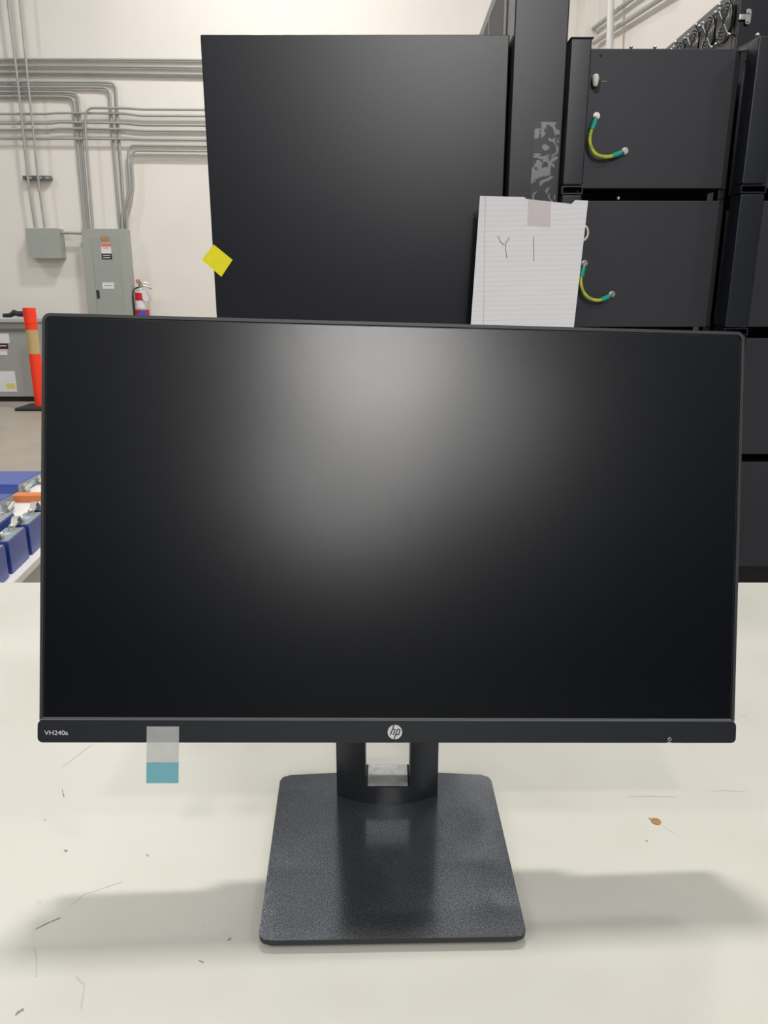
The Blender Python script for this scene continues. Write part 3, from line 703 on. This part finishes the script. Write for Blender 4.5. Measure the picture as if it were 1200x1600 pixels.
# fire extinguisher
ex_ = PY(218.8, 455, YW-.16); XE = ex_.x; YE = YW-.13; zs = lambda y: PY(219, y, YE).z
fe = thing('fire_extinguisher', (XE, YE, zs(530)), 'fire extinguisher with red bands hanging beside the breaker panel', 'fire extinguisher')
R_ = .089; b0 = zs(530); zt1 = zs(454)
k = MB(); H1 = zt1-b0
k.lathe([(R_*.9,0),(R_,.02),(R_,H1-.07),(R_*.93,H1-.035),(R_*.7,H1-.008),(R_*.35,H1+.012),(R_*.28,H1+.03)], (XE,YE,b0)); k.build('cylinder', mat('silver_cylinder', srgb(196,192,186), .35, metal=.3), fe)
M_red = mat('extinguisher_red', srgb(196,30,44), .4)
def band(z0, z1, m_, name, a0, a1, rr=R_+.0015):
    k = MB(); n_ = 14
    an = [math.radians(a0+(a1-a0)*i/n_) for i in range(n_+1)]
    for u_, v_ in zip(an, an[1:]):
        f = lambda a_, r, z: (XE+r*math.cos(a_), YE+r*math.sin(a_), z)
        k.hexa([f(u_,rr,z0), f(v_,rr,z0), f(v_,rr,z1), f(u_,rr,z1)], [f(u_,rr-.001,z0), f(v_,rr-.001,z0), f(v_,rr-.001,z1), f(u_,rr-.001,z1)])
    return k.build(name, m_, fe)
band(zs(469), zs(457.5), M_red, 'label_band', 235, 320); band(zs(482), zs(470), M_lw, 'label_band', 240, 325); band(zs(512), zs(484), M_red, 'label_band', 190, 350)
k = MB(); q_ = Vector((XE+.03, YE-R_-.003, zs(492.5))); k.cyl(q_, q_+Vector((0,-.002,0)), .055, 20); k.build('inspection_sticker', mat('blue_sticker', srgb(60,90,190), .5), fe)
k = MB(); k.cyl((XE,YE,zs(452)), (XE,YE,zs(444)), .022); k.tube([(XE-.01,YE,zs(446)), (XE+.06,YE-.02,zs(446.5)), (XE+.15,YE-.04,zs(451))], .010, 8); k.tube([(XE-.01,YE,zs(443)), (XE+.06,YE-.02,zs(441)), (XE+.13,YE-.04,zs(444))], .008, 8); k.build('valve_lever', M_chrome, fe)
k = MB(); k.cyl((XE-.012,YE-.02,zs(440)), (XE-.012,YE-.045,zs(440)), .028, 16); k.build('pressure_gauge', mat('gauge_face', srgb(190,130,110), .5), fe)
k = MB(); k.tube(fillet([(XE-.02,YE,zs(449)), (XE-.08,YE,zs(451)), (XE-.095,YE-.035,zs(462)), (XE-.095,YE-.035,zs(520))], .07), .008, 8); k.build('hose', M_ink, fe)
k = MB(); tg = [PY(x,y,YE-R_-.01) for x,y in ((221,455),(226,452),(233,467),(229,472),(223,468))]; k.prism([(v.x,v.z) for v in tg], YE-R_-.012, YE-R_-.010); k.build('inspection_tag', M_lw, fe)

# right-hand wall conduits
def side(pts, r, off, lab):
    o = MB().tube([PX(x,y,2.31-off) for x,y in pts], r, 10).build('conduit', M_pipe); return tag(o, lab, 'conduit', 'conduits on the right wall')
side([(917,52),(945,31),(985,0),(1010,-19)], .022, .05, 'upper slanting conduit seen in the gap above the rack modules')
side([(928,67),(965,42),(1029,0),(1060,-20)], .022, .05, 'lower slanting conduit seen in the gap above the rack modules')
o = MB().tube([PX(951.5,110,2.31-.15), PX(953.5,40,2.31-.15), PX(954.5,-30,2.31-.15)], .034, 12).build('conduit', mat('pale_conduit', srgb(205,204,200), .4))
tag(o, 'thick pale upright pipe seen in the gap above the rack modules', 'conduit')
struct(MB().box(2.16, 2.309, 9.4, 9.799, 0, 8.4).build('trim_1', M_wall))

# ------------------------------------------------------------------ grey enclosure and delineator post
YG = 8.88
gx = PY(61, 560, YG).x; gl = gx-1.1; g0 = 0.0; zt_g = PY(30,504,YG).z
ge = thing('equipment_enclosure', ((gl+gx)/2, YG+.3, 0), 'low grey metal enclosure with white stickers on the floor by the far wall', 'enclosure')
zb_g = PY(30,620,YG).z
MB().box(gl, gx, YG, YG+.6, zb_g, zt_g, bev=.01).build('body', mat('warm_grey_enamel', srgb(158,160,155), .5), ge)
MB().box(gl+.03, gx-.03, YG+.02, YG+.58, 0, zb_g-.001).build('plinth', M_dark, ge)
MB().box(gl-.02, gx+.02, YG-.04, YG+.62, zt_g+.001, PY(30,497,YG).z, bev=.01).build('lid', mat('pale_lid', srgb(186,186,181), .45), ge)
k = MB()
for j in range(3): z_ = PY(30,514+j*1.6,YG).z; k.box(gl+.05, gx-.06, YG-.012, YG-.001, z_-.004, z_+.004)
k.build('louvre', mat('louvre_grey', srgb(120,122,118), .5), ge)
def gpl(*a, **kw): return plate(*a, ge, *kw.values()) 
plate(-16,14.5,521,536,YG-.002,M_lw,ge,'sticker','white sticker on the upper front'); plate(-12,12.5,537,545,YG-.002,M_ink,ge,'sticker','black and white warning strip')
plate(-4,10,539.5,541,YG-.0035,M_lw,ge,'print_line'); plate(-14,12,545.5,549,YG-.002,mat('pale_pink', srgb(222,190,190), .6),ge,'sticker'); plate(-14,11.5,549,555,YG-.002,M_lw,ge,'sticker')
plate(-16,25,580,612,YG-.002,M_lw,ge,'sticker','large white sticker with a yellow block'); plate(10,23.5,599,607,YG-.0035,mat('pale_yellow', srgb(214,206,110), .6),ge,'print_block')
k = MB(); pts = [PY(x,y,YG+.25) for x,y in ((5,493),(16,492.5),(22,488.5),(29,490.5),(38,490),(44,494))]
k.tube([p_+Vector((0,0,.0)) for p_ in pts], [.02,.025,.035,.03,.035,.02], 8)
o = k.build('cable_bundle', M_ink); o.location.z += 0.0; tag(o, 'bundle of black cable lying on the grey enclosure lid', 'cable')

YD = 8.35
dl = thing('delineator_post', (PY(57,637,YD).x, YD, 0), 'orange delineator post with a tan reflective band on a black base', 'traffic post')
dxx = PY(61.5,637,YD).x + .02; 
def dz(y): return max(.03, PY(50,y,YD).z)
R1 = .062
def seg(y0, y1, r0, r1, m_, name):
    k = MB(); z0 = dz(y1); z1 = dz(y0); k.lathe([(r1,0),(r0,z1-z0)], (dxx,YD,z0), 24); return k.build(name, m_, dl)
M_or = mat('safety_orange', srgb(255,62,30), .45)
seg(514.5,638,.056,.05,M_or,'post_tube') if False else None
seg(553,640,.060,.058,M_or,'post_tube'); seg(515,552.8,.061,.061,mat('tan_reflective', srgb(196,170,122), .4),'reflective_band')
seg(481,514.8,.064,.062,M_or,'post_top'); seg(503,504.5,.067,.067,M_or,'grip_ring')
MB().box(dxx-.20, dxx+.20, YD-.20, YD+.20, 0, .03, bev=.01).build('rubber_base', M_ink, dl)

# ------------------------------------------------------------------ low white cart with blue battery cells
TZ = 0.257; dirv = Vector((-.0995,.995,0)); rgt = Vector((.995,.0995,0)); th_c = math.atan2(.0995,.995)
o0 = Vector((-1.279,2.496,TZ))
c_ = thing('low_cart', (-1.9, 3.2, 0), 'low white cart holding blue battery cells left of the monitor', 'cart')
def rr_(along, right): return o0 + dirv*along + rgt*right
k = MB(); cs = [rr_(-.7,0), rr_(1.72,0), rr_(1.72,-1.3), rr_(-.7,-1.3)]
M_cart = mat('white_cart', srgb(230,228,224), .4)
k.prism([(v.x,v.y) for v in cs], TZ-.03, TZ, axis='Z', bev=.003); k.build('deck', M_cart, c_)
k = MB(); cs = [rr_(-.66,-.04), rr_(1.68,-.04), rr_(1.68,-.05), rr_(-.66,-.05)]
k.prism([(v.x,v.y) for v in cs], .06, TZ-.031, axis='Z'); k.build('side_panel', mat('cart_side', srgb(196,190,182), .5), c_)
for al in (-.6, 1.6):
    for ri in (-.1, -1.2):
        k = MB(); q_ = rr_(al, ri); k.cyl((q_.x,q_.y,0), (q_.x,q_.y,TZ-.031), .025, 14); k.build('leg', M_cart, c_)
M_blue = mat('blue_film', srgb(58,80,158), .3, noise=(8,.03)); M_cap = mat('cell_cap', srgb(140,146,150), .4, noise=(80,.15)); M_al = mat('aluminium_tab', srgb(214,212,206), .3, metal=.6)
M_vent = mat('vent_blue', srgb(150,190,200), .4)
CL, CT, CHh = .172, .072, .122
GC = 'blue battery cells on the white cart'
def cell(lab):
    r_ = thing('battery_cell', (0,0,0), lab, 'battery cell', GC)
    k = MB(); k.box(-CT, 0, 0, CL, 0, CHh-.004, bev=.003); k.build('casing', M_blue, r_, origin=(0,0,0)).location = (0,0,0)
    k = MB(); k.box(-CT+.003, -.003, .003, CL-.003, CHh-.0038, CHh, bev=.001); k.build('cap', M_cap, r_, origin=(0,0,0)).location = (0,0,0)
    for y_ in (.035, CL-.035):
        k = MB(); k.cyl((-CT/2, y_, CHh), (-CT/2, y_, CHh+.010), .012, 16); k.build('terminal', M_al, r_, origin=(0,0,0)).location = (0,0,0)
    k = MB(); k.prism([(x-CT/2, z+CL/2) for x, z in rrect(-.012,.012,-.02,.02,.010)], CHh, CHh+.001, axis='Z'); k.build('vent', M_vent, r_, origin=(0,0,0)).location = (0,0,0)
    return r_
def copy_cell(src, lab):
    r_ = src.copy(); COL.objects.link(r_); r_['label'] = lab
    for ch_ in src.children:
        d = ch_.copy(); COL.objects.link(d); d.parent = r_
    return r_
def put(r_, p_, rx=0, rz=0):
    r_.location = p_; r_.rotation_euler = (rx[0], rx[1], rz) if isinstance(rx, tuple) else (rx, 0, rz)
base = Vector((-1.317,2.56,TZ+.0004))
c0 = cell('upright blue battery cell nearest the table edge, its long side and narrow end both showing')
put(c0, base, 0, th_c)
step = .206
labs = {-1: 'upright blue battery cell cut off by the left edge of the picture', 1: 'upright blue battery cell beside the monitor frame, farthest of the near row', 2: 'upright blue battery cell at the far end of the near row, mostly behind the monitor'}
for j in (-1, 1, 2):
    put(copy_cell(c0, labs[j]), base + dirv*step*j, 0, th_c)
for j, lb in ((0, 'blue battery cell in the second row, at the left picture edge'), (1, 'blue battery cell in the second row, its cap facing up behind the near row')):
    put(copy_cell(c0, lb), base + dirv*(step*j-.0) + rgt*(-.112), 0, th_c)
# busbars: bent tabs joining terminals
def busbar(p0, p1, lab, hump=.02):
    k = MB(); d = p1-p0; sd = Vector((d.y,-d.x,0)).normalized()*.011; prof = [(0,.0),(.22,.0),(.36,1),(.5,1.15),(.64,1),(.78,.0),(1,.0)]
    P = [p0+d*t_+Vector((0,0,hump*h_)) for t_, h_ in prof]
    for u_, v_ in zip(P, P[1:]):
        k.hexa([u_-sd, u_+sd, v_+sd, v_-sd], [q+Vector((0,0,.004)) for q in (u_-sd, u_+sd, v_+sd, v_-sd)])
    k.ball(p0+Vector((0,0,.006)), .009, (1,1,.7)); k.ball(p1+Vector((0,0,.006)), .009, (1,1,.7))
    return tag(k.build('busbar', M_al, smooth=False), lab, 'busbar', 'bent aluminium busbars on the cells')
def term(j, y_, row=0): return base + dirv*(step*j+y_) + rgt*(-CT/2 - .112*row) + Vector((0,0,CHh+.0104))
busbar(term(-1,CL-.035), term(0,.035), 'bent metal busbar over the nearest gap between blue cells')
busbar(term(0,CL-.035), term(1,.035), 'bent metal busbar joining the two fully visible blue cells')
busbar(term(1,CL-.035), term(2,.035), 'bent metal busbar against the monitor frame, farthest along the near row')
busbar(term(0,CL-.035,1), term(1,.035,1), 'bent metal busbar on the second row of cells')
def flat(x0_, x1_, y0_, y1_, h_, lab):
    r_ = thing('battery_cell', ((x0_+x1_)/2, (y0_+y1_)/2, TZ), lab, 'battery cell', GC)
    MB().box(x0_, x1_, y0_, y1_, TZ+.0004, TZ+h_, bev=.004).build('casing', M_blue, r_)
    MB().box(x1_+.0001, x1_+.004, y0_+.004, y1_-.004, TZ+.004, TZ+h_-.004, bev=.001).build('cap', M_cap, r_)
    for f in (.22, .78):
        yy = y0_+(y1_-y0_)*f; k = MB(); k.cyl((x1_+.004,yy,TZ+h_/2), (x1_+.018,yy,TZ+h_/2), .016, 16); k.build('terminal', M_al, r_)
        k = MB(); k.tube([(x1_+.02,yy-.03,TZ+h_*.3), (x1_+.03,yy,TZ+h_*.6), (x1_+.02,yy+.03,TZ+h_*.5)], .009, 8); k.build('tab', M_al, r_)
    k = MB(); k.box(x1_+.0041, x1_+.006, (y0_+y1_)/2-.025, (y0_+y1_)/2+.025, TZ+h_*.3, TZ+h_*.7); k.build('vent', M_vent, r_)
flat(-2.35, -1.805, 3.67, 3.965, .052, 'large blue battery cell lying flat at the far end of the cart')
flat(-2.20, -1.71, 3.12, 3.42, .070, 'blue battery cell lying flat in front of the orange bar')
k = MB(); k.box(-1.77, -1.20, 3.52, 3.59, TZ+.0004, TZ+.034, bev=.002)
tag(k.build('wooden_bar', mat('orange_wood', srgb(206,124,66), .6, noise=(10,.1))), 'orange brown bar lying across the cart between the flat blue cells', 'bar')
